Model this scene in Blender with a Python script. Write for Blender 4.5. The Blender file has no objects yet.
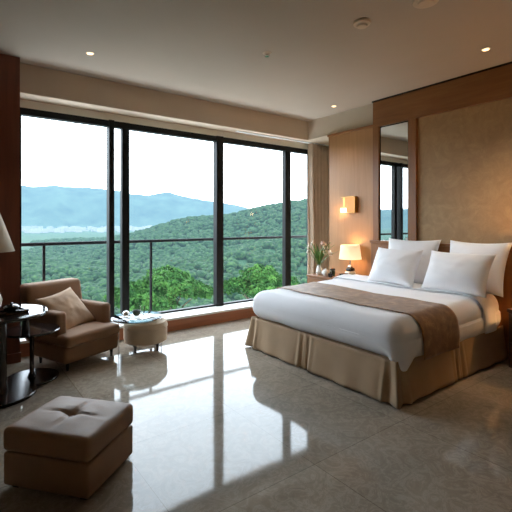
import bpy, bmesh, math, random
import numpy as np
from mathutils import Vector, Matrix, Euler, noise

random.seed(7); rng = np.random.default_rng(7)
SC = bpy.context.scene
COL = SC.collection
PI = math.pi
R = math.radians

# ------------------------------------------------------------------ helpers
def tag(o, label=None, cat=None, group=None, kind=None):
    if label: o['label'] = label
    if cat: o['category'] = cat
    if group: o['group'] = group
    if kind: o['kind'] = kind
    return o

def empty(name, loc=(0, 0, 0), rz=0.0):
    o = bpy.data.objects.new(name, None)
    o.empty_display_size = 0.1
    o.location = loc; o.rotation_euler = (0, 0, rz)
    COL.objects.link(o)
    return o

def thing(name, label, cat, loc=(0, 0, 0), rz=0.0, group=None):
    return tag(empty(name, loc, rz), label, cat, group)

def copy_tree(o, parent=None):
    c = o.copy(); COL.objects.link(c)
    if parent is not None: c.parent = parent
    for ch in list(o.children): copy_tree(ch, c)
    return c

class MB:
    def __init__(s): s.v = []; s.f = []
    def add(s, vs, fs, M=None):
        b = len(s.v)
        if M is not None: vs = [tuple(M @ Vector(p)) for p in vs]
        s.v += [tuple(p) for p in vs]
        s.f += [tuple(i + b for i in f) for f in fs]
        return s
    def box(s, x0, x1, y0, y1, z0, z1, M=None):
        vs = [(x, y, z) for z in (z0, z1) for y in (y0, y1) for x in (x0, x1)]
        fs = [(0, 2, 3, 1), (4, 5, 7, 6), (0, 1, 5, 4), (2, 6, 7, 3), (0, 4, 6, 2), (1, 3, 7, 5)]
        return s.add(vs, fs, M)
    def rbox(s, c, size, r, k=3, m=6, fn=None, M=None):
        h = [a / 2 for a in size]
        rr = [min(r, a * .999) for a in h]
        def axis(i):
            a = [-h[i] + rr[i] * j / k for j in range(k)]
            inner = h[i] - rr[i]
            a += [-inner + 2 * inner * j / m for j in range(m + 1)]
            a += [h[i] - rr[i] * (k - 1 - j) / k for j in range(k)]
            return a
        ax = [axis(i) for i in range(3)]
        n = len(ax[0])
        idx = {}; vs = []; fs = []
        def vid(i, j, l):
            key = (i, j, l)
            if key not in idx:
                p = Vector((ax[0][i], ax[1][j], ax[2][l]))
                q = Vector([max(-(h[a] - rr[a]), min(h[a] - rr[a], p[a])) for a in range(3)])
                d = p - q
                on = [abs(abs(p[a]) - h[a]) < 1e-9 for a in range(3)]
                dd = Vector([d[a] / rr[a] for a in range(3)])
                if dd.length > 0:
                    dd.normalize()
                    p = q + Vector([dd[a] * rr[a] for a in range(3)])
                p = p + Vector(c)
                if fn: p = Vector(fn(p))
                idx[key] = len(vs); vs.append(tuple(p))
            return idx[key]
        L = n - 1
        for i in range(L):
            for j in range(L):
                fs.append((vid(i, j, 0), vid(i, j + 1, 0), vid(i + 1, j + 1, 0), vid(i + 1, j, 0)))
                fs.append((vid(i, j, L), vid(i + 1, j, L), vid(i + 1, j + 1, L), vid(i, j + 1, L)))
                fs.append((vid(i, 0, j), vid(i + 1, 0, j), vid(i + 1, 0, j + 1), vid(i, 0, j + 1)))
                fs.append((vid(i, L, j), vid(i, L, j + 1), vid(i + 1, L, j + 1), vid(i + 1, L, j)))
                fs.append((vid(0, i, j), vid(0, i, j + 1), vid(0, i + 1, j + 1), vid(0, i + 1, j)))
                fs.append((vid(L, i, j), vid(L, i + 1, j), vid(L, i + 1, j + 1), vid(L, i, j + 1)))
        return s.add(vs, fs, M)
    def lathe(s, prof, n=32, c=(0, 0, 0), M=None, sx=1, sy=1):
        vs = []; fs = []
        for (r, z) in prof:
            for i in range(n):
                a = 2 * PI * i / n
                vs.append((c[0] + r * sx * math.cos(a), c[1] + r * sy * math.sin(a), c[2] + z))
        for k in range(len(prof) - 1):
            for i in range(n):
                j = (i + 1) % n
                fs.append((k * n + i, k * n + j, (k + 1) * n + j, (k + 1) * n + i))
        if prof[0][0] > 1e-6: fs.append(tuple(range(n - 1, -1, -1)))
        if prof[-1][0] > 1e-6: fs.append(tuple((len(prof) - 1) * n + i for i in range(n)))
        return s.add(vs, fs, M)
    def tube(s, pts, rad, n=8, M=None):
        pts = [Vector(p) for p in pts]
        if not hasattr(rad, '__len__'): rad = [rad] * len(pts)
        vs = []; fs = []
        for i, p in enumerate(pts):
            t = (pts[min(i + 1, len(pts) - 1)] - pts[max(i - 1, 0)]).normalized()
            a = Vector((0, 0, 1)) if abs(t.z) < .9 else Vector((1, 0, 0))
            u = t.cross(a).normalized(); w = t.cross(u).normalized()
            for j in range(n):
                an = 2 * PI * j / n
                vs.append(tuple(p + (u * math.cos(an) + w * math.sin(an)) * rad[i]))
        for k in range(len(pts) - 1):
            for i in range(n):
                j = (i + 1) % n
                fs.append((k * n + i, (k + 1) * n + i, (k + 1) * n + j, k * n + j))
        fs.append(tuple(range(n))); fs.append(tuple((len(pts) - 1) * n + i for i in range(n - 1, -1, -1)))
        return s.add(vs, fs, M)
    def grid(s, P, M=None):
        nu = len(P); nv = len(P[0])
        vs = [p for row in P for p in row]
        fs = [(i * nv + j, (i + 1) * nv + j, (i + 1) * nv + j + 1, i * nv + j + 1) for i in range(nu - 1) for j in range(nv - 1)]
        return s.add(vs, fs, M)
    def build(s, name, mat, parent=None, smooth=True, sharp=40, bevel=0, solid=0, subsurf=0, norm=True):
        me = bpy.data.meshes.new(name)
        me.from_pydata(s.v, [], s.f)
        if norm:
            bm = bmesh.new(); bm.from_mesh(me)
            bmesh.ops.recalc_face_normals(bm, faces=bm.faces)
            bm.to_mesh(me); bm.free()
        me.materials.append(mat)
        if smooth:
            me.polygons.foreach_set('use_smooth', [True] * len(me.polygons))
            if sharp: me.set_sharp_from_angle(angle=R(sharp))
        o = bpy.data.objects.new(name, me)
        COL.objects.link(o)
        if parent is not None: o.parent = parent
        if solid:
            md = o.modifiers.new('solid', 'SOLIDIFY'); md.thickness = solid; md.offset = 0
        if bevel:
            md = o.modifiers.new('bevel', 'BEVEL'); md.width = bevel; md.segments = 2; md.limit_method = 'ANGLE'
        if subsurf:
            md = o.modifiers.new('sub', 'SUBSURF'); md.levels = subsurf; md.render_levels = subsurf
        return o

def fb(x, y, z=0.0, o=3):
    v = 0; a = 1; f = 1
    for _ in range(o):
        v += a * noise.noise(Vector((x * f, y * f, z * f))); a *= .5; f *= 2.03
    return v

# ------------------------------------------------------------------ materials
def lin(c):
    return tuple((u / 12.92 if u <= .04045 else ((u + .055) / 1.055) ** 2.4) for u in [q / 255 for q in c])

class NT:
    def __init__(s, name):
        s.m = bpy.data.materials.new(name); s.m.use_nodes = True
        s.t = s.m.node_tree; s.n = s.t.nodes; s.l = s.t.links
        s.b = s.n['Principled BSDF']; s.out = s.n['Material Output']
    def node(s, ty, **kw):
        nd = s.n.new(ty)
        for k, v in kw.items():
            if k.startswith('i_'): nd.inputs[k[2:].replace('_', ' ')].default_value = v
            else: setattr(nd, k, v)
        return nd
    def link(s, a, b): s.l.new(a, b)
    def coords(s, scale=(1, 1, 1), kind='Object'):
        tc = s.node('ShaderNodeTexCoord'); mp = s.node('ShaderNodeMapping')
        mp.inputs['Scale'].default_value = scale
        s.link(tc.outputs[kind], mp.inputs['Vector'])
        return mp.outputs['Vector']
    def ramp(s, fac, stops):
        r = s.node('ShaderNodeValToRGB')
        e = r.color_ramp.elements
        while len(e) < len(stops): e.new(.5)
        for k, (p, c) in enumerate(stops):
            e[k].position = p; e[k].color = (*c, 1)
        s.link(fac, r.inputs['Fac'])
        return r.outputs['Color']
    def bump(s, h, strength, dist=.01):
        b = s.node('ShaderNodeBump'); b.inputs['Strength'].default_value = strength; b.inputs['Distance'].default_value = dist
        s.link(h, b.inputs['Height']); s.link(b.outputs['Normal'], s.b.inputs['Normal'])

def plain(name, c, rough=.6, var=.08, scale=8, metal=0, spec=.5, bump=0, bscale=None, sheen=0, coat=0):
    t = NT(name)
    c = lin(c)
    v = t.coords()
    nz = t.node('ShaderNodeTexNoise', i_Scale=scale, i_Detail=4)
    t.link(v, nz.inputs['Vector'])
    lo = tuple(max(0, q * (1 - var)) for q in c); hi = tuple(min(1, q * (1 + var)) for q in c)
    t.link(t.ramp(nz.outputs['Fac'], [(.3, lo), (.7, hi)]), t.b.inputs['Base Color'])
    t.b.inputs['Roughness'].default_value = rough
    t.b.inputs['Metallic'].default_value = metal
    t.b.inputs['Specular IOR Level'].default_value = spec
    t.b.inputs['Sheen Weight'].default_value = sheen
    t.b.inputs['Coat Weight'].default_value = coat
    if bump:
        n2 = t.node('ShaderNodeTexNoise', i_Scale=bscale or scale * 6, i_Detail=3)
        t.link(v, n2.inputs['Vector']); t.bump(n2.outputs['Fac'], bump)
    return t.m

def wood(name, dark, light, rough=.35, axis='z', spec=.5):
    t = NT(name)
    sc = {'z': (9, 9, .7), 'x': (.7, 9, 9), 'y': (9, .7, 9)}[axis]
    v = t.coords(sc)
    nz = t.node('ShaderNodeTexNoise', i_Scale=2.2, i_Detail=7, i_Roughness=.6, i_Distortion=.6)
    t.link(v, nz.inputs['Vector'])
    t.link(t.ramp(nz.outputs['Fac'], [(.28, lin(dark)), (.72, lin(light))]), t.b.inputs['Base Color'])
    t.b.inputs['Roughness'].default_value = rough
    t.b.inputs['Specular IOR Level'].default_value = spec
    t.bump(nz.outputs['Fac'], .03)
    return t.m

def emit_mat(name, c, strength, base=None):
    t = NT(name)
    t.b.inputs['Base Color'].default_value = (*lin(base or c), 1)
    t.b.inputs['Emission Color'].default_value = (*lin(c), 1)
    t.b.inputs['Emission Strength'].default_value = strength
    t.b.inputs['Roughness'].default_value = .7
    return t.m

def cloth(name, c, var=.12, weave=220, bump=.12, rough=.85, sheen=.15):
    t = NT(name); c = lin(c)
    v = t.coords()
    nz = t.node('ShaderNodeTexNoise', i_Scale=5, i_Detail=5); t.link(v, nz.inputs['Vector'])
    n2 = t.node('ShaderNodeTexNoise', i_Scale=weave, i_Detail=2); t.link(v, n2.inputs['Vector'])
    lo = tuple(q * (1 - var) for q in c); hi = tuple(min(1, q * (1 + var)) for q in c)
    t.link(t.ramp(nz.outputs['Fac'], [(.3, lo), (.7, hi)]), t.b.inputs['Base Color'])
    t.b.inputs['Roughness'].default_value = rough
    t.b.inputs['Sheen Weight'].default_value = sheen
    t.bump(n2.outputs['Fac'], bump, .004)
    return t.m

M = {}
M['ceiling'] = plain('ceiling_paint', (178, 164, 148), .9, .02, 2)
M['cream'] = plain('cream_paint', (206, 188, 165), .85, .03, 2)
M['lit_cream'] = plain('lit_cream_paint', (244, 240, 226), .8, .02, 2)  # cream paint lightened, daylight painted into the strip above the window
M['sillwhite'] = plain('sill_white', (232, 232, 228), .5, .03, 4)
M['wood_panel'] = wood('wall_veneer', (176, 126, 80), (190, 141, 93), .42)
M['wood_frame'] = wood('dark_wood_frame', (134, 84, 44), (158, 104, 58), .38, 'y')
M['wood_stile'] = wood('stile_wood', (134, 84, 44), (158, 104, 58), .38, 'z')
M['wood_left'] = wood('red_brown_wall_veneer', (104, 54, 34), (124, 68, 43), .4)
M['wood_ledge'] = wood('ledge_wood', (150, 92, 60), (176, 112, 76), .4, 'x')
M['wood_bedside'] = wood('bedside_wood', (120, 78, 46), (154, 104, 64), .4, 'y')
M['wood_deep'] = wood('deep_brown_wood', (60, 34, 20), (84, 50, 30), .35, 'y')
M['darkwood'] = wood('espresso_wood', (26, 17, 13), (48, 33, 26), .22)
M['legwood'] = plain('black_leg_wood', (30, 22, 18), .35)
M['alu'] = plain('dark_bronze_aluminium', (24, 25, 26), .55, .05, 6, .0, .3)
M['rail'] = plain('dark_rail_metal', (30, 30, 33), .7, .05, 6, .0, .2)
M['chair'] = cloth('brown_upholstery', (146, 112, 84), .1)
M['throw'] = cloth('tan_throw_cloth', (190, 160, 132), .12)
M['pouf'] = cloth('beige_pouf_cloth', (214, 194, 168), .08)
M['leather'] = plain('taupe_leather', (142, 110, 80), .56, .1, 6, bump=.12, bscale=160)
M['linen'] = cloth('white_linen', (243, 243, 246), .01, 300, .04, .8, .1)
M['skirt'] = cloth('tan_skirt_cloth', (176, 146, 112), .06, 260, .1, .8)
M['curtain'] = cloth('taupe_curtain_cloth', (206, 182, 158), .1, 200, .1)
M['shade_off'] = cloth('cream_shade_cloth', (214, 200, 178), .03, 200, .05)
M['chrome'] = plain('polished_chrome', (220, 220, 222), .12, .02, 5, 1)
M['gold'] = plain('brushed_brass', (214, 168, 96), .3, .05, 12, 1)
M['copper'] = plain('copper_sheet', (206, 132, 76), .35, .12, 9, .6)
M['black'] = plain('gloss_black', (22, 20, 20), .2, .1, 6, coat=.3)
M['porcelain'] = plain('white_porcelain', (232, 230, 224), .2, .02, 6, coat=.3)
M['ceramic'] = plain('cream_ceramic', (206, 188, 160), .3, .05, 6)
M['greentin'] = plain('dark_green_glaze', (62, 74, 50), .35, .2, 12)
M['leaf'] = plain('lily_leaf', (92, 128, 58), .5, .3, 14)
M['petal'] = plain('cream_petal', (238, 222, 206), .6, .06, 20)
M['petal_pink'] = plain('pale_pink_petal', (222, 178, 160), .6, .1, 20)
M['bark'] = plain('tree_bark', (86, 72, 56), .9, .25, 6, bump=.4)
M['stone'] = plain('balcony_stone', (150, 146, 138), .7, .1, 3)
M['paper'] = plain('magazine_paper', (222, 218, 210), .5, .08, 10)
M['knob'] = plain('dark_knob_metal', (62, 50, 40), .3, .05, 8, .8)

# table top: dark polished stone-like lacquer
M['lacquer'] = plain('dark_lacquer', (36, 30, 30), .08, .2, 6, spec=.7, coat=.6)

# embroidered wall fabric
t = NT('gold_wall_fabric'); v = t.coords()
nz = t.node('ShaderNodeTexNoise', i_Scale=5, i_Detail=8, i_Roughness=.7, i_Distortion=1.6); t.link(v, nz.inputs['Vector'])
n2 = t.node('ShaderNodeTexNoise', i_Scale=120, i_Detail=2); t.link(v, n2.inputs['Vector'])
mm = t.node('ShaderNodeMath', operation='ADD'); t.link(nz.outputs['Fac'], mm.inputs[0])
m3 = t.node('ShaderNodeMath', operation='MULTIPLY'); t.link(n2.outputs['Fac'], m3.inputs[0]); m3.inputs[1].default_value = .25
t.link(m3.outputs[0], mm.inputs[1])
t.link(t.ramp(mm.outputs[0], [(.4, lin((168, 134, 94))), (.62, lin((180, 146, 104))), (.85, lin((196, 162, 118)))]), t.b.inputs['Base Color'])
t.b.inputs['Roughness'].default_value = .62
t.bump(mm.outputs[0], .25, .01)
M['wallfabric'] = t.m

# brocade runner
t = NT('brown_brocade'); v = t.coords()
vo = t.node('ShaderNodeTexVoronoi', i_Scale=16); vo.feature = 'SMOOTH_F1'; t.link(v, vo.inputs['Vector'])
nz = t.node('ShaderNodeTexNoise', i_Scale=22, i_Detail=5, i_Distortion=2.0); t.link(v, nz.inputs['Vector'])
mm = t.node('ShaderNodeMath', operation='MULTIPLY'); t.link(vo.outputs['Distance'], mm.inputs[0]); t.link(nz.outputs['Fac'], mm.inputs[1])
t.link(t.ramp(mm.outputs[0], [(.08, lin((118, 82, 48))), (.24, lin((136, 98, 60))), (.38, lin((160, 122, 80)))]), t.b.inputs['Base Color'])
t.b.inputs['Roughness'].default_value = .55; t.b.inputs['Sheen Weight'].default_value = .2
t.bump(nz.outputs['Fac'], .12, .004)
M['runner'] = t.m

# marble floor
t = NT('polished_marble'); v = t.coords()
n1 = t.node('ShaderNodeTexNoise', i_Scale=1.3, i_Detail=8, i_Roughness=.62, i_Distortion=1.2); t.link(v, n1.inputs['Vector'])
n2 = t.node('ShaderNodeTexNoise', i_Scale=7, i_Detail=10, i_Roughness=.75, i_Distortion=3.0); t.link(v, n2.inputs['Vector'])
c1 = t.ramp(n1.outputs['Fac'], [(.3, lin((138, 128, 114))), (.55, lin((160, 149, 134))), (.75, lin((178, 167, 152)))])
c2 = t.ramp(n2.outputs['Fac'], [(.36, lin((118, 108, 96))), (.5, lin((150, 139, 125))), (.56, lin((196, 187, 174))), (.62, lin((146, 136, 122)))])
mx = t.node('ShaderNodeMix', data_type='RGBA'); mx.inputs[0].default_value = .3
t.link(c1, mx.inputs[6]); t.link(c2, mx.inputs[7])
br = t.node('ShaderNodeTexBrick', offset=0.0, squash=1.0)
br.inputs['Scale'].default_value = 1.0; br.inputs['Mortar Size'].default_value = .0025
br.inputs['Brick Width'].default_value = .9; br.inputs['Row Height'].default_value = .9
br.inputs['Color1'].default_value = (1, 1, 1, 1); br.inputs['Color2'].default_value = (.86, .86, .86, 1); br.inputs['Mortar'].default_value = (.55, .52, .48, 1)
t.link(v, br.inputs['Vector'])
mu = t.node('ShaderNodeMix', data_type='RGBA', blend_type='MULTIPLY'); mu.inputs[0].default_value = 1
t.link(mx.outputs[2], mu.inputs[6]); t.link(br.outputs['Color'], mu.inputs[7])
t.link(mu.outputs[2], t.b.inputs['Base Color'])
t.b.inputs['Roughness'].default_value = .06
t.b.inputs['IOR'].default_value = 1.5
t.b.inputs['Specular IOR Level'].default_value = .36
n4 = t.node('ShaderNodeTexNoise', i_Scale=2.2, i_Detail=2); t.link(v, n4.inputs['Vector'])
t.bump(n4.outputs['Fac'], .02, .05)
M['floor'] = t.m

# window glass: thin sheet that lets light straight through, with a faint Fresnel reflection
def thin_glass(name, tint, refl):
    t = NT(name); t.n.remove(t.b)
    tr = t.node('ShaderNodeBsdfTransparent'); tr.inputs['Color'].default_value = (*tint, 1)
    gl = t.node('ShaderNodeBsdfGlossy'); gl.inputs['Roughness'].default_value = .0
    lw = t.node('ShaderNodeLayerWeight'); lw.inputs['Blend'].default_value = .25
    mu = t.node('ShaderNodeMath', operation='MULTIPLY'); mu.inputs[1].default_value = refl
    t.link(lw.outputs['Fresnel'], mu.inputs[0])
    mx = t.node('ShaderNodeMixShader'); t.link(mu.outputs[0], mx.inputs[0]); t.link(tr.outputs[0], mx.inputs[1]); t.link(gl.outputs[0], mx.inputs[2])
    t.link(mx.outputs[0], t.out.inputs['Surface'])
    return t.m
M['glass'] = thin_glass('window_glass', (.97, .985, .98), .6)
M['tableglass'] = thin_glass('table_glass', (.93, .95, .94), 1.2)
t = NT('mirror_silver'); t.b.inputs['Base Color'].default_value = (.72, .74, .72, 1); t.b.inputs['Metallic'].default_value = 1; t.b.inputs['Roughness'].default_value = .02
nz = t.node('ShaderNodeTexNoise', i_Scale=1.5); t.link(t.ramp(nz.outputs['Fac'], [(.3, (.66, .68, .66)), (.7, (.72, .74, .72))]), t.b.inputs['Base Color'])
M['mirror'] = t.m

# lit lamp shade
def lit_shade(name, c, e):
    t = NT(name); t.b.inputs['Base Color'].default_value = (*lin((240, 220, 184)), 1)
    t.b.inputs['Roughness'].default_value = .9
    t.b.inputs['Emission Color'].default_value = (*lin(c), 1)
    v = t.coords(kind='Generated'); sp = t.node('ShaderNodeSeparateXYZ'); t.link(v, sp.inputs[0])
    mr = t.node('ShaderNodeMapRange'); mr.inputs['To Min'].default_value = e * 1.25; mr.inputs['To Max'].default_value = e * .8
    t.link(sp.outputs['Z'], mr.inputs['Value']); t.link(mr.outputs[0], t.b.inputs['Emission Strength'])
    return t.m
M['shade_lit'] = lit_shade('glowing_shade', (255, 226, 176), .36)
M['glow'] = emit_mat('warm_bulb', (255, 214, 150), 1.6)
M['sconce_glow'] = emit_mat('sconce_diffuser', (255, 236, 205), .9)

# outdoor materials with aerial haze that grows with real distance from the building
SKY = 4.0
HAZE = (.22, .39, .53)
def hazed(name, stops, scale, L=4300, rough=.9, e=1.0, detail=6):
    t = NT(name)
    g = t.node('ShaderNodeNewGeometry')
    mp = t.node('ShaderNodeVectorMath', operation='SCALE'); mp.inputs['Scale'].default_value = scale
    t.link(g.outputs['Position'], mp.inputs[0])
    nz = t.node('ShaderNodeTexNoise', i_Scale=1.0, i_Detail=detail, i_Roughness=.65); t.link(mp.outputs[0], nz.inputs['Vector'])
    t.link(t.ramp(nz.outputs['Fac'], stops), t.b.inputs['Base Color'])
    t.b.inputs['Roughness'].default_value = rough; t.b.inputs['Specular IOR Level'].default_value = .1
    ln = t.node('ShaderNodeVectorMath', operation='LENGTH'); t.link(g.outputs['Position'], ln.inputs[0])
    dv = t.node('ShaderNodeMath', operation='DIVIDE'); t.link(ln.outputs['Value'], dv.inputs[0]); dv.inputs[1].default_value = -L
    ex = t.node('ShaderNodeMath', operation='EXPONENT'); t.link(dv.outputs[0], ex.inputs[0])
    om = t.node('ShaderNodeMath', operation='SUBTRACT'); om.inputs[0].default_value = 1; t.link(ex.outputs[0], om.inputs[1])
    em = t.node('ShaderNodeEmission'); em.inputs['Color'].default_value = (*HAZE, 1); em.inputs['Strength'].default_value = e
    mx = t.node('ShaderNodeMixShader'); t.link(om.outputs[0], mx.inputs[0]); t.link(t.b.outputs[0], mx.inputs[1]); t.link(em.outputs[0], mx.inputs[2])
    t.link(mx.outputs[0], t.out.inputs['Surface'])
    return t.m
G = lambda a, b, c: (a, b, c)
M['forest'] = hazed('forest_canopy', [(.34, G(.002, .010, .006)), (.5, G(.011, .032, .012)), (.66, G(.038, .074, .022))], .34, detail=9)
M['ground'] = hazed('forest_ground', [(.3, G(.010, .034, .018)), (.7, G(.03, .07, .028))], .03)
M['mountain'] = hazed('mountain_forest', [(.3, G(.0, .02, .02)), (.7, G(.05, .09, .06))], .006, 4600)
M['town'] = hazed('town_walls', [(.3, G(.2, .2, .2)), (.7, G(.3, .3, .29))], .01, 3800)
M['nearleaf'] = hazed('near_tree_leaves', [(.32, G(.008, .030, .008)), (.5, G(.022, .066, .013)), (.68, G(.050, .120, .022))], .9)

# ------------------------------------------------------------------ room shell
CZ = 3.267      # ceiling
BZ = 2.945      # bulkhead underside
YB = 5.19       # bulkhead face
YW = 5.55       # window plane
XH = 5.025      # headboard wall
def struct(mb, name, mat, parent=None, **kw):
    o = mb.build(name, mat, parent, smooth=False, **kw)
    if parent is None: o['kind'] = 'structure'
    return o
struct(MB().box(-2.5, 6.1, -2.3, 5.72, -.15, 0), 'floor', M['floor'])
struct(MB().box(-2.5, 6.1, -2.3, 5.72, CZ, CZ + .15), 'ceiling', M['ceiling'])
struct(MB().box(-2.62, -2.5, -2.3, 5.72, -.15, CZ + .15), 'wall_side', M['cream'])
struct(MB().box(-2.62, 6.1, -2.42, -2.3, -.15, CZ + .15), 'wall_back', M['cream'])
struct(MB().box(XH, 6.1, -2.3, 4.66, 0, CZ), 'wall_right', M['cream'])
struct(MB().box(-2.5, .588, 5.02, 5.72, 0, CZ), 'wall_left', M['wood_left'])
# wall around the window
struct(MB().box(.588, 6.1, 5.50, 5.72, 2.845, CZ).box(5.44, 6.1, 5.50, 5.575, .18, 2.845).box(.588, 6.1, 5.57, 5.72, -.15, .13), 'wall_window', M['cream'])
struct(MB().box(6.0, 6.1, 4.66, 5.57, 0, BZ), 'wall_niche', M['cream'])
# bulkheads
struct(MB().box(.588, 6.1, YB, 5.57, BZ, CZ).box(XH, 6.1, 4.66, YB, BZ, CZ), 'trim_1', M['cream'])
struct(MB().box(.588, 6.0, YB + .004, 5.50, BZ - .004, BZ), 'trim_13', M['cream'])
struct(MB().box(.588, 6.0, 5.485, 5.50, 2.845, BZ - .004), 'trim_12', M['lit_cream'])
# window ledge: timber front and white sill
struct(MB().box(.588, 6.0, 5.175, 5.57, 0, .15), 'trim_2', M['wood_ledge'])
struct(MB().box(.588, 6.0, 5.16, 5.57, .15, .18), 'trim_3', M['sillwhite'], bevel=.004)
# panelling of the headboard wall
o = struct(MB().box(5.0, XH, 3.757, 4.67, 0, 2.905).box(5.0, 5.08, 4.66, 4.672, 0, 2.905), 'trim_4', M['wood_panel'])
struct(MB().box(4.975, XH, 3.757, 4.69, 2.905, 2.94), 'trim_5', M['wood_frame'], bevel=.004)
struct(MB().box(4.95, XH, -2.3, 3.757, 2.884, CZ - .002), 'trim_6', M['wood_frame'], bevel=.004)
struct(MB().box(4.95, XH, 3.06, 3.18, 0, 2.884), 'trim_7', M['wood_stile'], bevel=.003)
struct(MB().box(4.95, XH, 3.655, 3.757, 0, 2.884), 'trim_8', M['wood_stile'], bevel=.003)
struct(MB().box(4.99, XH, -2.3, 3.06, 0, 2.884), 'trim_9', M['wallfabric'])
struct(MB().box(4.96, XH, 3.18, 3.655, 0, 1.19), 'trim_10', M['wood_stile'])
struct(MB().box(4.93, 4.955, -2.3, 3.76, CZ - .02, CZ - .001), 'trim_11', M['darkwood'])
struct(MB().box(-2.5, .595, 5.0, 5.02, 0, .10), 'baseboard_left', M['wood_left'])

# window: frame, mullions and panes
win = empty('window_1'); win['kind'] = 'structure'
fr = MB()
fr.box(.588, 5.42, 5.47, 5.57, 2.765, 2.845)
fr.box(.588, 5.42, 5.49, 5.57, .18, .205)
fr.box(.588, .66, 5.49, 5.57, .18, 2.85)
fr.box(5.36, 5.44, 5.50, 5.57, .18, 2.84)
fr.build('window_frame', M['alu'], win, smooth=False, bevel=.004)
for (a, b, y0) in ((1.663, 1.732, 5.45), (1.845, 1.945, 5.48), (3.321, 3.445, 5.46), (4.755, 4.885, 5.48)):
    MB().box(a, b, y0, 5.57, .18, 2.85).build('mullion', M['alu'], win, smooth=False, bevel=.004)
for (a, b) in ((.66, 1.663), (1.732, 1.845), (1.945, 3.321), (3.445, 4.755), (4.885, 5.36)):
    MB().add([(a, 5.535, .2), (b, 5.535, .2), (b, 5.535, 2.83), (a, 5.535, 2.83)], [(0, 1, 2, 3)]).build('pane', M['glass'], win, smooth=False, norm=False)

# balcony outside
struct(MB().box(-2.5, 7.5, 5.72, 6.25, -.3, -.05), 'balcony_floor', M['stone'])
br_ = thing('balcony_railing', 'thin dark metal balcony railing running outside the window', 'railing', (0, 6.15, -.05))
MB().rbox((2.5, 0, 1.25), (9.6, .06, .045), .012, 2, 2).build('handrail', M['rail'], br_)
for x in (-.55, 1.004, 2.525, 3.79, 5.37, 6.9):
    MB().box(x - .017, x + .017, -.017, .017, 0, 1.23).box(x - .05, x + .05, -.04, .04, 0, .012).build('post', M['rail'], br_, smooth=False, bevel=.002)

# mirror in the panelling
mi = thing('wall_mirror', 'tall narrow mirror set in the dark wood panelling, reflecting the view', 'mirror', (4.95, 3.4175, 1.19))
MB().box(.03, .074, -.2375, .2375, 0, 1.694).build('mirror_back', M['darkwood'], mi, smooth=False)
MB().box(.026, .0302, -.2175, .2175, .02, 1.674).build('mirror_glass', M['mirror'], mi, smooth=False)

# ------------------------------------------------------------------ curtain
cu = thing('curtain', 'taupe pleated full-length curtain drawn to the right end of the window', 'curtain', (0, 0, 0))
P = []
N = 150
for i in range(N + 1):
    x = 5.20 + (5.93 - 5.20) * i / N
    row = []
    for k in range(17):
        z = .012 + (2.925 - .012) * k / 16
        amp = .062 * (1 - .25 * k / 16)
        w = math.sin(x * 2 * PI / .085 + .8 * math.sin(x * 7 + z * .5))
        y = 5.33 + amp * w + .012 * noise.noise(Vector((x * 6, z * 1.2, 3)))
        row.append((x + .01 * noise.noise(Vector((x * 5, z * .8, 9))), y, z))
    P.append(row)
MB().grid(P).build('drape', M['curtain'], cu, sharp=0, solid=.004)
MB().box(3.6, 5.98, 5.30, 5.36, 2.927, 2.9449).build('track', M['sillwhite'], cu, smooth=False)

# ------------------------------------------------------------------ bed
BX0, BX1, BY0, BY1 = 2.91, 4.90, 1.98, 3.94
bed = thing('bed', 'king bed with pleated tan skirt and low wooden headboard', 'bed', (0, 0, 0))
MB().box(BX0 + .05, BX1, BY0 + .05, BY1 - .05, .06, .36).build('bed_base', M['skirt'], bed, smooth=False)
MB().rbox(((BX0 + BX1) / 2 + .02, (BY0 + BY1) / 2, .475), (BX1 - BX0 - .1, BY1 - BY0 - .12, .225), .08, 3, 4).build('mattress', M['linen'], bed)
# headboard
MB().box(4.885, 4.949, .95, 3.74, .05, 1.20).build('headboard', M['wood_stile'], bed, smooth=False, bevel=.008)
MB().box(4.865, 4.949, .93, 3.752, 1.20, 1.235).build('headboard_cap', M['wood_frame'], bed, smooth=False, bevel=.006)
# skirt: from head on the far side round the foot to head on the near side
path = []
def seg(a, b, n):
    for i in range(n):
        u = i / n
        path.append((a[0] + (b[0] - a[0]) * u, a[1] + (b[1] - a[1]) * u))
seg((BX1, BY1), (BX0, BY1), 60); seg((BX0, BY1), (BX0, BY0), 220); seg((BX0, BY0), (BX1, BY0), 220); path.append((BX1, BY0))
L1 = BX1 - BX0; L2 = BY1 - BY0
pleats = [L1, L1 + L2 * .47, L1 + L2, L1 + L2 + .96]
P = []
s = 0; prev = path[0]
for i, (x, y) in enumerate(path):
    s += math.hypot(x - prev[0], y - prev[1]); prev = (x, y)
    if s < L1 - 1e-6: nx, ny = 0, 1
    elif s < L1 + L2 - 1e-6: nx, ny = -1, 0
    else: nx, ny = 0, -1
    dc = min(abs(s - L1), abs(s - L1 - L2))
    if dc < .06:
        k = (1 - dc / .06)
        if abs(s - L1) < .06: d2 = Vector((-1, 1)).normalized()
        else: d2 = Vector((-1, -1)).normalized()
        nv_ = (Vector((nx, ny)) * (1 - k) + d2 * k * 1.2); nx, ny = nv_
    row = []
    for j in range(13):
        h = j / 12
        z = .36 - .345 * h
        off = .012 + .05 * h ** 1.2
        rip = .007 * math.sin(s * 19 + 1.3 * math.sin(s * 3.1)) * h + .010 * noise.noise(Vector((s * 5, h * 1.5, 1))) * h
        for pl in pleats:
            d = s - pl
            if abs(d) < .17:
                win_ = math.cos(d / .17 * PI / 2) ** 2
                corner = pl in (L1, L1 + L2)
                fr_ = 9.5 if corner else 11
                rip += (.030 if corner else .022) * win_ * math.cos(d * 2 * PI * fr_ ) * (.25 + .75 * h)
                rip -= .03 * math.exp(-(d / .012) ** 2) * h * (0 if corner else 1)
        row.append((x + nx * (off + rip), y + ny * (off + rip), z))
    P.append(row)
MB().grid(P).build('bed_skirt', M['skirt'], bed, sharp=0, solid=.004)

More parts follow.
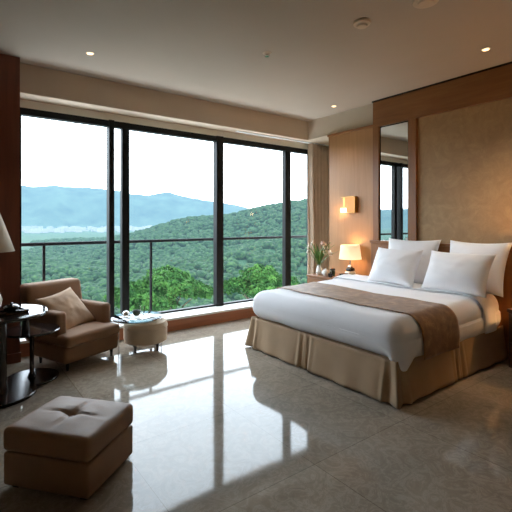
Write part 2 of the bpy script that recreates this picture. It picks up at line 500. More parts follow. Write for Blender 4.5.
# duvet
DX0, DX1, DY0, DY1 = BX0 - .025, 4.80, BY0 - .03, BY1 + .03
DZ0, DZ1 = .345, .675
def topz(x, y):
    u = (x - DX0) / (DX1 - DX0)
    return .03 * u + .05 * max(0, u) ** 3 + .012 * fb(x * 1.6, y * 1.6, 2) + .004 * fb(x * 6, y * 6, 5)
def duv(p):
    x, y, z = p
    k = max(0, min(1, (z - DZ0) / (DZ1 - DZ0)))
    z2 = z + k * topz(x, y)
    low = 1 - k
    # sides: swell in the middle, slack folds lower down
    sw = .018 * math.sin(PI * k)
    fold = .010 * fb(x * 5, y * 5, z * 3) * (1 - .6 * k)
    if x < DX0 + .12: x -= (sw + fold) * min(1, (DX0 + .12 - x) / .1)
    if y < DY0 + .12: y -= (sw + fold) * min(1, (DY0 + .12 - y) / .1)
    if y > DY1 - .12: y += (sw + fold) * min(1, (y - DY1 + .12) / .1)
    if low > .5:
        z2 += .012 * noise.noise(Vector((x * 3, y * 3, 7))) * low
        # loose corner hanging over the skirt at the near foot corner
        if y < DY0 + .1:
            z2 -= .035 * low + .11 * low * math.exp(-((x - DX0 - .12) / .09) ** 2)
            y -= .03 * low
    return (x, y, z2)
du = empty('duvet')
tag(du, 'thick white duvet spread over the king bed', 'duvet')
MB().rbox(((DX0 + DX1) / 2, (DY0 + DY1) / 2, (DZ0 + DZ1) / 2), (DX1 - DX0, DY1 - DY0, DZ1 - DZ0), .13, 6, 34, duv).build('duvet_body', M['linen'], du, sharp=0)

def profile(off, drop0, drop1, x):
    """points across the bed hugging the duvet: near side up, over, far side down"""
    r = .13 + off
    pts = []
    def put(y, z, k, sign):
        sw = .018 * math.sin(PI * max(0, min(1, k)))
        if sign: y += sign * (sw + .008)
        pts.append((x, y, z + topz(x, y) * max(0, min(1, k))))
    n = 9
    for i in range(n):
        z = drop0 + (DZ1 - .13 - drop0) * i / n
        put(DY0 - off - .03 * max(0, min(1, (DZ1 - .13 - z) / .2)), z, (z - DZ0) / (DZ1 - DZ0), -1)
    for i in range(9):
        a = PI / 2 * i / 8
        z = DZ1 - .13 + r * math.sin(a); y = DY0 + .13 - r * math.cos(a)
        put(y, z, (z - DZ0) / (DZ1 - DZ0), -1 * math.cos(a))
    for i in range(1, 40):
        y = DY0 + .13 + (DY1 - DY0 - .26) * i / 40
        put(y, DZ1 + off, 1, 0)
    for i in range(9):
        a = PI / 2 * (1 - i / 8)
        z = DZ1 - .13 + r * math.sin(a); y = DY1 - .13 + r * math.cos(a)
        put(y, z, (z - DZ0) / (DZ1 - DZ0), math.cos(a))
    for i in range(1, 7):
        z = DZ1 - .13 + (drop1 - DZ1 + .13) * i / 6
        put(DY1 + off, z, (z - DZ0) / (DZ1 - DZ0), 1)
    return pts
P = []
for i in range(25):
    u = i / 24
    row = profile(.012, .335, .42, 3.19 + .60 * u)
    # slight skew so the far end sits a little nearer the pillows
    row = [(x + .06 * (y - DY0) / (DY1 - DY0), y - (.006 * math.sin(u * 9) * max(0, (.6 - z) / .3) if y < DY0 + .05 else 0), z) for (x, y, z) in row]
    P.append(row)
o = MB().grid(P).build('bed_runner', M['runner'], None, sharp=0, solid=.006)
tag(o, 'brown and gold brocade runner laid across the white duvet', 'bed runner')

# turned-down band of sheet near the pillows
P = []
for i in range(13):
    u = i / 12
    row = profile(.014 + .010 * math.sin(PI * u) ** .5, .372, .40, 4.30 + .25 * u)
    P.append(row)
o = MB().grid(P).build('turned_down_edge', M['linen'], du, sharp=0, solid=.006)

# pillows
def pillow_mesh(mb, w, h, th, seed, M_=None, ear=.09):
    n = 26
    for side in (1, -1):
        P = []
        for i in range(n + 1):
            u = -1 + 2 * i / n
            row = []
            for j in range(n + 1):
                v = -1 + 2 * j / n
                # sides bow inwards between pointed corners
                x = u * w / 2 * (1 - ear * (1 - v * v)); z = v * h / 2 * (1 - ear * (1 - u * u))
                b = max(0, (1 - u ** 2)) ** .42 * max(0, (1 - v ** 2)) ** .42
                y = side * th / 2 * b
                y += .012 * fb(u * 2.2 + seed, v * 2.2, side * 2.0) * b
                # creases running out of the corners
                rr = math.hypot(abs(u) - 1, abs(v) - 1)
                y += side * .006 * math.sin(math.atan2(1 - abs(v), 1 - abs(u) + 1e-6) * 14 + seed) * math.exp(-rr * 3) * b
                row.append((x, y, z))
            P.append(row)
        mb.grid(P, M_)
    return mb
def weld(o, d=.0006):
    bm = bmesh.new(); bm.from_mesh(o.data); bmesh.ops.remove_doubles(bm, verts=bm.verts, dist=d)
    bmesh.ops.recalc_face_normals(bm, faces=bm.faces); bm.to_mesh(o.data); bm.free()
    for p in o.data.polygons: p.use_smooth = True
    return o
PW = [ # x, y, z centre, width, height, thick, lean, yaw, label
    (4.71, 3.00, 1.0, .72, .60, .20, 20, 4, 'white square pillow standing against the headboard behind the left front pillow'),
    (4.71, 2.19, 1.0, .70, .60, .20, 20, -3, 'white square pillow standing against the headboard behind the right front pillow'),
    (4.42, 3.03, .95, .68, .48, .25, 26, -4, 'white pillow leaning in front on the window side of the bed'),
    (4.42, 2.25, .95, .74, .48, .25, 26, -3, 'white pillow leaning in front on the side nearest the viewer'),
]
for k, (x, y, z, w, h, th, lean, yaw, lab) in enumerate(PW):
    o = pillow_mesh(MB(), w, h, th, k * 3.7).build('pillow', M['linen'], None, sharp=0)
    weld(o)
    # local X -> world Y, local Y (thickness) -> world X
    o.rotation_mode = 'XYZ'
    m = Matrix.Rotation(R(-90 + yaw), 4, 'Z') @ Matrix.Rotation(R(-lean), 4, 'X')
    o.matrix_world = Matrix.Translation((x, y, z)) @ m
    tag(o, lab, 'pillow', 'white bed pillows')

# ------------------------------------------------------------------ bedside cabinets
def nightstand(name, label, x0, x1, y0, y1, h, mat):
    cx, cy = (x0 + x1) / 2, (y0 + y1) / 2
    t = thing(name, label, 'nightstand', (cx, cy, 0))
    w, d = (x1 - x0) / 2, (y1 - y0) / 2
    MB().box(-w + .02, w, -d + .01, d - .01, .06, h - .03).build('cabinet_body', mat, t, smooth=False, bevel=.004)
    MB().box(-w + .05, w, -d + .03, d - .03, 0, .06).build('plinth', M['darkwood'], t, smooth=False)
    MB().box(-w, w, -d, d, h - .03, h).build('top', mat, t, smooth=False, bevel=.005)
    for (a, b) in ((.08, h / 2 - .01), (h / 2, h - .045)):
        dr = MB().box(-w + .004, -w + .022, -d + .02, d - .02, a, b).build('drawer', mat, t, smooth=False, bevel=.003)
        kz = (a + b) / 2
        MB().tube([(-w + .004, 0, kz), (-w - .012, 0, kz), (-w - .02, 0, kz)], [.006, .006, .012], 12).build('knob', M['knob'], dr)
    return t
nightstand('nightstand', 'wooden bedside cabinet with drawers by the curtain, under the lit lamp', 4.47, 4.99, 4.025, 4.655, .675, M['wood_bedside'])
nightstand('nightstand', 'dark bedside cabinet at the right edge, on the near side of the bed', 4.40, 4.86, 1.05, 1.74, .64, M['wood_deep'])

def bedside_lamp(label, x, y, z, s, off=0):
    t = thing('table_lamp', label, 'lamp', (x, y, z))
    b = MB().lathe([(.075, 0), (.075, .02), (.06, .024), (.0, .024)], 28)
    b.build('base', M['black'], t)
    MB().rbox((0, 0, .05), (.15, .12, .06), .028, 4, 3).build('lower_pebble', M['porcelain'], t)
    MB().rbox((.005, .0, .105), (.12, .10, .055), .026, 4, 3).build('upper_pebble', M['black'], t)
    MB().rbox((0, 0, .15), (.075, .065, .04), .019, 4, 3).build('top_pebble', M['chrome'], t)
    MB().lathe([(.009, .165), (.009, .29), (.016, .292), (.016, .32), (.0, .32)], 14).build('stem', M['chrome'], t)
    sh = MB()
    pr = [(.168, .262), (.140, .478)]
    n = 40
    sh.lathe([pr[0], (.163, .30), (.150, .40), pr[1]], n)
    sh.f = [f for f in sh.f if len(f) == 4]
    so = sh.build('lamp_shade', M['shade_lit'], t, sharp=0, solid=.003)
    MB().rbox((0, 0, .36), (.05, .05, .07), .024, 4, 2).build('bulb', M['glow'], t)
    return t
bedside_lamp('lit lamp with cream drum shade on the bedside cabinet by the curtain', 4.845, 4.09, .675, 1)
bedside_lamp('lit lamp with cream shade on the dark bedside cabinet at right', 4.68, 1.40, .64, 1)
def light(name, kind, loc, energy, color, parent=None, size=.03, rot=None, **kw):
    l = bpy.data.lights.new(name, kind); l.energy = energy; l.color = color
    if kind in ('POINT', 'SPOT'): l.shadow_soft_size = size
    for k, v in kw.items(): setattr(l, k, v)
    o = bpy.data.objects.new(name, l); COL.objects.link(o); o.location = loc
    if rot: o.rotation_euler = rot
    if parent: o.parent = parent
    return o
WARM = (1, .66, .34)
light('lamp_light', 'POINT', (4.845, 4.09, .675 + .40), 2.2, WARM, size=.05)
light('lamp_light', 'POINT', (4.68, 1.40, .64 + .40), 15, (1, .52, .2), size=.05)

# things on the far cabinet
va = thing('vase', 'small white vase of lilies on the bedside cabinet', 'vase', (4.62, 4.52, .675))
pr = [(.03, 0), (.042, .01), (.05, .05), (.045, .09), (.03, .125), (.028, .14), (.036, .155)]
v_ = MB().lathe(pr, 24); v_.build('vase_body', M['porcelain'], va)
fl = thing('flower_bouquet', 'loose bouquet of pale lilies with long green leaves, in the vase', 'flowers', (4.62, 4.52, .675 + .09))
rnd = random.Random(5)
lf = 0
for i in range(20):
    a = i * 2.4; ln = .26 + .24 * rnd.random(); out = .08 + .24 * rnd.random()
    P = []
    for k in range(8):
        u = k / 7
        rx = out * u ** 1.5; rz = ln * (u - .18 * u ** 3)
        wd = .017 * math.sin(PI * min(1, u * .9 + .08))
        c, s_ = math.cos(a), math.sin(a)
        P.append([(rx * c - wd * s_, rx * s_ + wd * c, .03 + rz), (rx * c, rx * s_, .03 + rz - .004), (rx * c + wd * s_, rx * s_ - wd * c, .03 + rz)])
    MB().grid(P).build('leaf', M['leaf'], fl, sharp=0)
for i in range(9):
    a = i * 2.1 + .4; out = .08 + .18 * rnd.random(); hz = .24 + .22 * rnd.random()
    tip = Vector((out * math.cos(a), out * math.sin(a), hz))
    st = MB().tube([(0, 0, .0), tip * .5 + Vector((0, 0, .03)), tip], [.003, .003, .0025], 6).build('stem', M['leaf'], fl)
    pm = MB()
    q = Vector((tip.x, tip.y, .05)).normalized().to_track_quat('Z', 'Y').to_matrix().to_4x4()
    for p in range(6):
        aa = p * PI / 3
        PP = []
        for k in range(6):
            u = k / 5
            rr = .046 * u ** 1.3 + .004; zz = .06 * u - .016 * u ** 3
            wd = .021 * math.sin(PI * min(1, u * .85 + .12))
            c, s_ = math.cos(aa), math.sin(aa)
            PP.append([(rr * c - wd * s_, rr * s_ + wd * c, zz), (rr * c, rr * s_, zz - .003), (rr * c + wd * s_, rr * s_ - wd * c, zz)])
        pm.grid(PP, Matrix.Translation(tip) @ q)
    pm.build('blossom', M['petal'] if i % 3 else M['petal_pink'], fl, sharp=0)
tp = thing('teapot', 'round white teapot beside the vase on the bedside cabinet', 'teapot', (4.60, 4.36, .675))
MB().lathe([(.035, 0), (.04, .006), (.06, .035), (.062, .055), (.05, .08), (.03, .09)], 24).build('pot_body', M['porcelain'], tp)
MB().lathe([(.032, .088), (.028, .096), (.008, .10), (.011, .112), (0, .116)], 20).build('lid', M['porcelain'], tp)
MB().tube([(-.02, .05, .035), (-.03, .075, .05), (-.035, .09, .08)], [.013, .009, .007], 10).build('spout', M['porcelain'], tp)
MB().tube([(.02, -.05, .075), (.03, -.085, .075), (.03, -.09, .045), (.02, -.055, .03)], .006, 8).build('handle', M['porcelain'], tp)
cn = thing('tea_canister', 'dark green tin standing between teapot and black cup', 'canister', (4.68, 4.295, .675))
MB().lathe([(.038, 0), (.04, .004), (.04, .085), (.036, .09)], 24).build('canister_body', M['greentin'], cn)
MB().lathe([(.041, .088), (.041, .108), (.036, .113), (0, .113)], 24).build('lid', M['black'], cn)
cp = thing('cup', 'small black cup at the front edge of the bedside cabinet', 'cup', (4.53, 4.20, .675))
MB().lathe([(.02, 0), (.032, .01), (.036, .055), (.033, .055), (.028, .012), (0, .01)], 22).build('cup_body', M['black'], cp)
MB().tube([(0, -.034, .045), (0, -.055, .04), (0, -.05, .02), (0, -.03, .015)], .004, 8).build('handle', M['black'], cp)
bx = thing('tissue_box', 'low black box beside the base of the lit lamp', 'box', (4.66, 4.06, .675))
MB().box(-.055, .055, -.035, .035, 0, .05).build('box_body', M['black'], bx, smooth=False, bevel=.004)
MB().box(-.057, .057, -.037, .037, .05, .062).build('lid', M['darkwood'], bx, smooth=False, bevel=.003)

# wall sconce on the wood panel
sn = thing('wall_sconce', 'square copper and brass sconce glowing on the wood panel', 'sconce', (5.0, 4.215, 1.77))
MB().box(-.012, 0, -.14, .14, -.125, .125).build('back_plate', M['gold'], sn, smooth=False, bevel=.002)
f_ = MB()
f_.box(-.07, -.012, -.14, -.133, -.125, .125); f_.box(-.07, -.012, -.14, .14, .118, .125); f_.box(-.07, -.012, -.14, .0, -.125, -.118)
f_.build('frame', M['gold'], sn, smooth=False, bevel=.001)
MB().box(-.066, -.058, -.132, .06, -.117, .117).build('front_panel', M['copper'], sn, smooth=False, bevel=.002)
MB().box(-.078, -.014, .02, .138, -.122, -.05).build('diffuser', M['sconce_glow'], sn, smooth=False, bevel=.004)
light('sconce_light', 'POINT', (4.88, 4.40, 1.66), 0.8, WARM, size=.04)

# ------------------------------------------------------------------ armchair
RZ = R(22.3)
ac = thing('armchair', 'brown upholstered armchair standing in front of the window', 'armchair', (1.11, 4.71, 0), RZ)
ch = M['chair']
MB().rbox((0, .025, .165), (.66, .55, .17), .03, 3, 4).build('seat_base', ch, ac)
def seatfn(p):
    x, y, z = p
    if z > .3: z += .025 * max(0, 1 - (x / .3) ** 2) * max(0, 1 - ((y) / .32) ** 2)
    return (x, y, z)
MB().rbox((0, -.01, .303), (.66, .56, .115), .04, 4, 8, seatfn).build('seat_cushion', ch, ac)
for sx in (-1, 1):
    MB().rbox((sx * .275, .16, .445), (.11, .58, .27), .035, 4, 5).build('arm', ch, ac)
def backfn(p):
    x, y, z = p
    k = (z - .2) / .62
    y += .12 * k
    y -= .02 * max(0, 1 - (x / .3) ** 2) * math.sin(PI * max(0, min(1, k)))
    return (x, y, z)
MB().rbox((0, .385, .515), (.66, .19, .61), .045, 4, 8, backfn).build('backrest', ch, ac)
for (x, y) in ((-.27, -.2), (.27, -.2), (-.27, .26), (.27, .26)):
    MB().lathe([(.012, 0), (.02, .082)], 12, (x, y, 0)).build('leg', M['legwood'], ac)
tpw = pillow_mesh(MB(), .48, .50, .15, 11.3).build('throw_pillow', M['throw'], None, sharp=0)
weld(tpw)
def chair_pt(x, y, z): return Matrix.Translation((1.11, 4.71, 0)) @ Matrix.Rotation(RZ, 4, 'Z') @ Vector((x, y, z))
tpw.matrix_world = Matrix.Translation(chair_pt(-.05, .13, .535)) @ Matrix.Rotation(RZ + R(4), 4, 'Z') @ Matrix.Rotation(R(-42), 4, 'X') @ Matrix.Rotation(R(-10), 4, 'Y')
tag(tpw, 'tan square throw pillow propped in the brown armchair', 'throw pillow')

# round pouf
po = thing('round_pouf', 'round beige upholstered pouf under the glass table by the armchair', 'pouf', (1.84, 4.64, 0))
MB().lathe([(0, .10), (.225, .10), (.245, .112), (.25, .16), (.25, .27), (.2505, .275), (.2535, .28), (.252, .295), (.24, .33), (.21, .343), (0, .348)], 48).build('pouf_body', M['pouf'], po)
MB().lathe([(.2505, .266), (.2565, .270), (.2565, .276), (.2505, .28)], 48).build('piping', M['pouf'], po)
for k in range(4):
    a = PI / 4 + k * PI / 2 - .3
    MB().lathe([(.012, 0), (.019, .105)], 12, (.175 * math.cos(a), .175 * math.sin(a), 0)).build('leg', M['legwood'], po)
# glass table whose top reaches over the pouf
gt = thing('glass_side_table', 'low round glass table with slim metal legs over the pouf', 'side table', (1.76, 4.70, 0))
MB().lathe([(0, .372), (.285, .372), (.29, .376), (.29, .382), (.285, .386), (0, .386)], 56).build('glass_top', M['tableglass'], gt)
rg = MB(); rg.tube([(.288 * math.cos(a), .288 * math.sin(a), .370) for a in [2 * PI * i / 56 for i in range(57)]], .006, 8)
rg.build('rim', M['chrome'], gt)
for a in (205, 85, 325):
    x, y = .284 * math.cos(R(a)), .284 * math.sin(R(a))
    MB().tube([(x, y, 0), (x, y, .37)], .006, 10).build('leg', M['chrome'], gt)
MZ = .386
sa = thing('saucer', 'white saucer under the dark cup on the glass table', 'saucer', (1.76, 4.72, MZ))
MB().lathe([(.03, 0), (.035, .004), (.07, .012), (.068, .015), (.03, .007), (0, .006)], 28).build('saucer_dish', M['porcelain'], sa)
dc = thing('cup', 'dark pottery cup on the white saucer on the glass table', 'cup', (1.76, 4.72, MZ + .0065))
MB().lathe([(.025, 0), (.042, .015), (.048, .06), (.044, .06), (.036, .016), (0, .012)], 24).build('cup_body', M['greentin'], dc)
MB().tube([(.045, 0, .05), (.072, 0, .045), (.068, 0, .022), (.04, 0, .018)], .005, 8).build('handle', M['greentin'], dc)
bw = thing('sugar_bowl', 'little lidded grey bowl beside the cup on the glass table', 'bowl', (1.66, 4.80, MZ))
MB().lathe([(.02, 0), (.036, .015), (.038, .035), (.03, .045)], 22).build('bowl_body', M['chrome'], bw)
MB().lathe([(.031, .044), (.02, .054), (.006, .057), (.007, .066), (0, .068)], 18).build('lid', M['chrome'], bw)
mgz = thing('magazine', 'pale magazine lying flat at the front of the glass table', 'magazine', (1.80, 4.57, MZ), R(18))
MB().box(-.10, .10, -.07, .07, .0, .008).build('pages', M['paper'], mgz, smooth=False)
MB().box(-.102, .102, -.072, .072, .008, .0095).build('cover', M['porcelain'], mgz, smooth=False)
gl = thing('glass_tumbler', 'clear tumbler standing at the window side of the glass table', 'glass', (1.87, 4.83, MZ))
MB().lathe([(.028, 0), (.033, .09), (.031, .09), (.026, .006), (0, .006)], 24).build('tumbler_body', M['tableglass'], gl)

# ------------------------------------------------------------------ two-level round table at left
tt = thing('two_level_table', 'dark lacquered table with two overlapping round tops on pedestals', 'table', (0, 0, 0))
A = (.335, 4.12); B = (.615, 4.40)
def disc(c, r, z0, z1, b=.006): return MB().lathe([(0, z0), (r - b, z0), (r, z0 + b), (r, z1 - b), (r - b, z1), (0, z1)], 56, (c[0], c[1], 0))
disc(A, .365, .695, .72).build('upper_top', M['lacquer'], tt)
disc(B, .245, .455, .475).build('lower_top', M['lacquer'], tt)
disc(A, .28, .0, .03).build('upper_base', M['darkwood'], tt)
disc(B, .235, .0, .022).build('lower_base', M['darkwood'], tt)
MB().lathe([(.06, .03), (.05, .08), (.05, .62), (.09, .69), (.09, .697)], 28, (*A, 0)).build('upper_pedestal', M['darkwood'], tt)
MB().lathe([(.04, .02), (.02, .07), (.02, .42), (.05, .456)], 24, (*B, 0)).build('lower_pedestal', M['darkwood'], tt)
MB().lathe([(.032, .475), (.032, .696)], 24, (.55, 4.30, 0)).build('spacer_post', M['darkwood'], tt)
# lamp on it
ll = thing('table_lamp', 'unlit lamp with cream conical shade on the dark round table', 'lamp', (.235, 4.10, .72))
MB().lathe([(.09, 0), (.09, .012), (.06, .02), (.105, .06), (.115, .12), (.09, .19), (.03, .24), (.02, .27)], 36).build('lamp_body', M['ceramic'], ll)
MB().lathe([(.009, .26), (.009, .53), (.014, .53), (.014, .57), (0, .57)], 14).build('stem', M['gold'], ll)
sh = MB().lathe([(.205, .53), (.17, .64), (.095, .86)], 44); sh.f = [f for f in sh.f if len(f) == 4]
sh.build('lamp_shade', M['shade_off'], ll, sharp=0, solid=.004)
MB().rbox((0, 0, .60), (.05, .05, .07), .024, 4, 2).build('bulb', M['porcelain'], ll)
# telephone-like dark tray with dishes
tr = thing('tray', 'flat black tray on the dark round table beside the lamp', 'tray', (.42, 4.03, .72), R(25))
MB().rbox((0, 0, .008), (.20, .14, .016), .007, 2, 3).build('tray_floor', M['black'], tr)
r_ = MB(); r_.box(-.10, .10, -.07, -.064, .01, .026).box(-.10, .10, .064, .07, .01, .026).box(-.10, -.094, -.07, .07, .01, .026).box(.094, .10, -.07, .07, .01, .026)
r_.build('rim', M['black'], tr, smooth=False)
bo = thing('lidded_bowl', 'black lidded bowl on the flat tray beside the lamp', 'bowl', (.41, 4.03, .736))
MB().lathe([(.03, 0), (.055, .02), (.06, .04), (.055, .046)], 26).build('bowl_body', M['black'], bo)
MB().lathe([(.057, .045), (.04, .058), (.01, .062), (.012, .074), (0, .077)], 22).build('lid', M['black'], bo)

# ------------------------------------------------------------------ foreground ottoman
ot = thing('square_ottoman', 'large taupe leather ottoman with button-tufted top in the foreground', 'ottoman', (.58, 2.615, 0), R(39.7))
lw_, ld_ = .47, .56
MB().rbox((0, 0, .117), (lw_ - .012, ld_ - .012, .186), .016, 3, 4).build('ottoman_base', M['leather'], ot)
def tuft(p):
    x, y, z = p
    if z > .25:
        k = (z - .25) / .1
        d = math.hypot(x, y)
        dome = .018 * max(0, 1 - (x / .22) ** 2) * max(0, 1 - (y / .27) ** 2)
        z += k * (dome - .030 * math.exp(-(d / .045) ** 2))
        ang = math.atan2(y / ld_, x / lw_)
        fold = max(0, math.cos(ang * 4)) ** 10          # creases out to the sides
        z -= k * .015 * fold * math.exp(-((d - .07) / .10) ** 2)
        z += k * .003 * fb(x * 9, y * 9, 4)
    return (x, y, z)
MB().rbox((0, 0, .28), (lw_, ld_, .135), .032, 4, 26, tuft).build('ottoman_cushion', M['leather'], ot, sharp=0)
MB().lathe([(.0, .0), (.011, .001), (.010, .005), (0, .008)], 16, (0, 0, .331)).build('button', M['leather'], ot)
for sx in (-1, 1):
    for sy in (-1, 1):
        MB().box(sx * .175 - .02, sx * .175 + .02, sy * .22 - .02, sy * .22 + .02, 0, .027).build('foot', M['legwood'], ot, smooth=False)

# ------------------------------------------------------------------ ceiling fittings
def downlight(x, y, label, e=9):
    t = thing('downlight', label, 'downlight', (x, y, CZ), group='recessed ceiling downlights')
    MB().lathe([(.030, -.001), (.044, -.001), (.045, -.004), (.036, -.008), (.030, -.004)], 32).build('trim_ring', M['porcelain'], t)
    MB().lathe([(0, -.013), (.02, -.012), (.030, -.008), (.030, -.001), (0, -.001)], 28).build('lens', M['glow'], t)
    light('downlight_lamp', 'SPOT', (0, 0, -.02), e, (1, .82, .62), t, .03, spot_size=R(74), spot_blend=.8)
downlight(1.159, 4.448, 'small lit downlight in the ceiling over the armchair')
downlight(4.372, 1.923, 'small lit downlight in the ceiling over the pillows', 32)
downlight(4.665, 4.254, 'small lit downlight in the ceiling corner over the bedside cabinet', 9)
def detector(x, y, r, h, label):
    t = thing('smoke_detector', label, 'smoke detector', (x, y, CZ))
    MB().lathe([(0, -h), (r * .55, -h), (r * .62, -h * .8), (r * .62, -h * .55)], 32).build('sensor_head', M['cream'], t)
    MB().lathe([(r * .62, -h * .6), (r * .95, -h * .5), (r, -h * .3), (r, 0)], 36).build('housing', M['cream'], t)
detector(2.904, 2.319, .075, .045, 'round smoke detector on the ceiling nearest the room centre')
detector(3.03, 1.79, .10, .03, 'flat round detector at the top edge of the photo')
sp = thing('sprinkler', 'small sprinkler head on the ceiling between downlight and smoke detector', 'sprinkler', (2.641, 3.34, CZ))
MB().lathe([(.045, 0), (.045, -.004), (.02, -.012), (0, -.012)], 28).build('escutcheon', M['cream'], sp)
MB().lathe([(.010, -.01), (.010, -.03), (.022, -.032), (.022, -.036), (0, -.036)], 20).build('deflector', M['chrome'], sp)

# ------------------------------------------------------------------ outside: land, forest, town, mountains
def interp(x, tab):
    return float(np.interp(x, [a for a, _ in tab], [b for _, b in tab]))
HILL = [(-80, -45), (-30, -40), (0, -52), (16, -52), (21.3, -28), (26, -2), (32, 8), (38.5, 30), (43.5, 44), (48.5, 58), (60, 72), (80, 60)]
def sstep(a, b, x):
    u = max(0, min(1, (x - a) / (b - a))); return u * u * (3 - 2 * u)
def land(rad, az):
    x, y = rad * math.sin(R(az)), rad * math.cos(R(az))
    base = float(np.interp(rad, [0, 25, 60, 130, 260, 500, 1300, 4500], [-13, -13, -24, -40, -52, -56, -56, -56]))
    hill = (interp(az, HILL) + 56) * (sstep(300, 900, rad) - .8 * sstep(1000, 1600, rad))
    n = 15 * fb(x / 210, y / 210, 1, 3) * sstep(120, 500, rad) * (1 - .7 * sstep(700, 1100, rad))
    return base + hill + n
rads = list(np.geomspace(22, 4600, 110)); azs = list(np.arange(-82, 66.1, .9))
P = [[(r * math.sin(R(a)), r * math.cos(R(a)), land(r, a) + (2.5 * noise.noise(Vector((r * .05, a * .9, 0))) if r > 900 else 0)) for a in azs] for r in rads]
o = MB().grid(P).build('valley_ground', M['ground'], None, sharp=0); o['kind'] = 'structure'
MT = [(-82, 188), (-60, 180), (-40, 186), (-20, 181), (-5, 186), (3, 187), (6.9, 185.4), (8.5, 187.5), (10.2, 185.4), (12.3, 187.5), (14.3, 187), (16.6, 189.7), (18.4, 190.7), (19.3, 193.4), (22, 195.4), (24.3, 192.3), (26.6, 196), (30.9, 202), (34.1, 205), (37.2, 211), (42, 216), (66, 214)]
P = []
rr = [3900, 4100, 4300, 4500, 4700, 4900, 5100, 5200, 5400, 5800]
for r in rr:
    row = []
    for a in np.arange(-82, 66.1, .45):
        dv = math.cos(R(max(-40, min(75, a)) - 36.8))
        hz = (222 - interp(a, MT)) / 407 * 5200 * max(.3, dv)
        k = sstep(3850, 5200, r) if r <= 5200 else 1 - .5 * (r - 5200) / 600
        nz_ = 70 * fb(r / 500, a / 4, 6, 4) * math.sin(PI * min(1, (r - 3900) / 1300)) if r < 5200 else 0
        cr = 9 * fb(a * 1.1, 3, 3, 3) * (1 if r >= 5100 else 0)
        row.append((r * math.sin(R(a)), r * math.cos(R(a)), -58 + (hz + 58) * k + nz_ + cr))
    P.append(row)
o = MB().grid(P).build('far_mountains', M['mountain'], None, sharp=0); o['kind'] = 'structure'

# forest canopy: thousands of crowns nobody could count
ico = []
for s_ in range(8):
    bm = bmesh.new(); bmesh.ops.create_icosphere(bm, subdivisions=2, radius=1)
    vs = []
    for v in bm.verts:
        p = v.co; q = p * (1 + .28 * noise.noise(p * 1.7 + Vector((s_ * 5, 0, 0))) + .20 * noise.noise(p * 4 + Vector((0, s_ * 5, 0))))
        vs.append((q.x, q.y, q.z * .78))
    ico.append(np.array(vs)); faces_ico = np.array([[v.index for v in f.verts] for f in bm.faces]); bm.free()
VS = []; FS = []; base = 0
def scatter(n, a0, a1, r0, r1, s0, s1):
    global base
    for _ in range(n):
        az = rng.uniform(a0, a1); rad = math.sqrt(rng.uniform(r0 * r0, r1 * r1))
        x, y = rad * math.sin(R(az)), rad * math.cos(R(az))
        s = rng.uniform(s0, s1) * (.8 + .5 * rng.random())
        th = rng.uniform(0, 2 * PI)
        v = ico[rng.integers(8)] * s
        c, q = math.cos(th), math.sin(th)
        vv = np.column_stack([v[:, 0] * c - v[:, 1] * q + x, v[:, 0] * q + v[:, 1] * c + y, v[:, 2] + land(rad, az) + s * .4])
        VS.append(vv); FS.append(faces_ico + base); base += len(vv)
scatter(1500, -4, 58, 75, 260, 2.6, 4.6)
scatter(6500, 0, 55, 250, 900, 3.4, 5.6)
scatter(2200, 8, 52, 880, 1300, 4, 6.5)
scatter(900, -75, -4, 90, 600, 4, 7)
V = np.concatenate(VS); F = np.concatenate(FS)
me = bpy.data.meshes.new('forest_canopy'); me.from_pydata(V.tolist(), [], F.tolist())
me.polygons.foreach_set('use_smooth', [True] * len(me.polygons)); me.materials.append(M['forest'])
o = bpy.data.objects.new('forest_canopy', me); COL.objects.link(o)
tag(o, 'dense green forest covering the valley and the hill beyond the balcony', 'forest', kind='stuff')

# pale specks of a town on the valley floor
tb = MB(); rt = random.Random(3)
for i in range(520):
    az = rt.uniform(-30, 26); rad = rt.uniform(2300, 3800)
    x, y = rad * math.sin(R(az)), rad * math.cos(R(az)); w = rt.uniform(8, 22); h = rt.uniform(8, 26) * (1.4 if rt.random() < .1 else 1)
    z = land(rad, az) - 2
    tb.box(x - w, x + w, y - w * .6, y + w * .6, z, z + h)
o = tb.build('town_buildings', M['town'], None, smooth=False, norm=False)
tag(o, 'pale scattered buildings of a distant town below the mountains', 'town', kind='stuff')

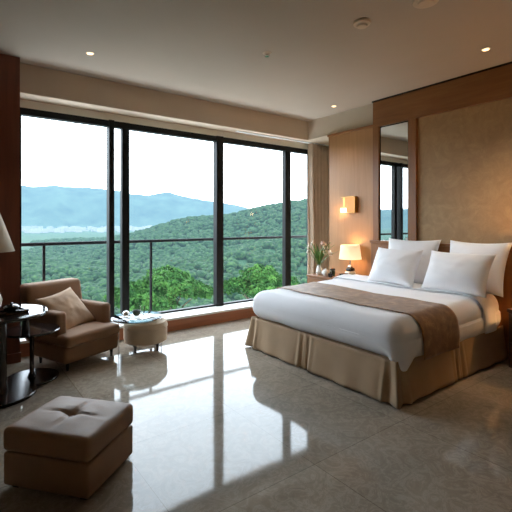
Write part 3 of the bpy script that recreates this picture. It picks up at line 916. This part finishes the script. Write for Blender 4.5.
# individual broad trees just beyond the balcony
def near_tree(label, az, rad, top, cr, n, seed):
    x, y = rad * math.sin(R(az)), rad * math.cos(R(az)); z0 = land(rad, az)
    t = thing('broadleaf_tree', label, 'tree', (x, y, z0), group='trees nearest the balcony')
    H_ = top - z0
    q = np.random.default_rng(seed)
    tk = MB().tube([(0, 0, 0), (.1, .1, H_ * .35), (0, .2, H_ * .6)], [.32, .24, .15], 10)
    lobes = []
    for i in range(11):
        a = q.uniform(0, 2 * PI); ra = cr * math.sqrt(q.uniform(.02, .62)); hz = H_ - cr * .42 - (ra / cr) ** 2 * cr * .55 - q.uniform(0, cr * .22)
        c = np.array([ra * math.cos(a), ra * math.sin(a), hz]); s = cr * q.uniform(.30, .46)
        lobes.append((c, s))
        tk.tube([(0, .1, H_ * .45), tuple(c * np.array([.5, .5, .9])), tuple(c)], [.12, .07, .03], 6)
    lobes.append((np.array([0, 0, H_ - cr * .5]), cr * .5))
    tk.build('trunk', M['bark'], t)
    m = n // len(lobes)
    allv = []
    for c, s in lobes:
        d = q.normal(size=(m, 3)); d /= np.linalg.norm(d, axis=1)[:, None]; d[:, 2] = np.abs(d[:, 2]) * .95 - .25
        rad_ = s * (q.uniform(.5, 1, size=m) ** .4)
        rad_ *= 1 + .25 * np.sin(d[:, 0] * 7 + seed) * np.cos(d[:, 1] * 7)
        p = c + d * rad_[:, None] * np.array([1, 1, .75])
        nrm = d + q.normal(size=(m, 3)) * .55; nrm /= np.linalg.norm(nrm, axis=1)[:, None]
        u = np.cross(nrm, q.normal(size=(m, 3))); u /= np.linalg.norm(u, axis=1)[:, None]
        w = np.cross(nrm, u)
        L_ = q.uniform(.14, .26, size=m)[:, None]
        allv.append(np.stack([p - u * L_, p + w * L_ * .5, p + u * L_, p - w * L_ * .5], axis=1).reshape(-1, 3))
    vv = np.concatenate(allv); k = len(vv) // 4
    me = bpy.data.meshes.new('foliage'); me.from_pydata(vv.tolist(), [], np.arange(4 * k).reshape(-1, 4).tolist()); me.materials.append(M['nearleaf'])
    fo = bpy.data.objects.new('foliage', me); COL.objects.link(fo); fo.parent = t
near_tree('bright green broadleaf tree outside the middle window pane', 24.4, 42, -1.9, 5.0, 18000, 1)
near_tree('bright green broadleaf tree outside the right window pane, above the sill', 37.4, 46, -2.3, 4.5, 12000, 3)
near_tree('broadleaf tree top low in the window, behind the armchair', 11.0, 44, -6.0, 4.0, 8000, 4)

# ------------------------------------------------------------------ sky, camera, view
w = bpy.data.worlds.new('overcast_sky'); SC.world = w; w.use_nodes = True
n = w.node_tree.nodes; l = w.node_tree.links
bg = n['Background']
tc = n.new('ShaderNodeTexCoord'); sx = n.new('ShaderNodeSeparateXYZ'); l.new(tc.outputs['Generated'], sx.inputs[0])
rp = n.new('ShaderNodeValToRGB'); e = rp.color_ramp.elements
e[0].position = .0; e[0].color = (.80, .90, 1, 1); e[1].position = .5; e[1].color = (.76, .88, 1.0, 1)
l.new(sx.outputs['Z'], rp.inputs['Fac']); l.new(rp.outputs['Color'], bg.inputs['Color'])
bg.inputs['Strength'].default_value = SKY

cam = bpy.data.cameras.new('camera'); co = bpy.data.objects.new('camera', cam); COL.objects.link(co)
co.location = (0, 0, 1.5); co.rotation_euler = (R(90), 0, R(-36.8))
cam.sensor_width = 36; cam.lens = 407 / 512 * 36; cam.shift_y = -34 / 512
cam.clip_end = 12000; cam.clip_start = .05
SC.camera = co
SC.view_settings.view_transform = 'Standard'
SC.view_settings.look = 'None'
SC.view_settings.exposure = 1.15
SC.cycles.use_denoising = True
SC.cycles.max_bounces = 10; SC.cycles.diffuse_bounces = 5; SC.cycles.transparent_max_bounces = 16
SC.cycles.sample_clamp_indirect = 8
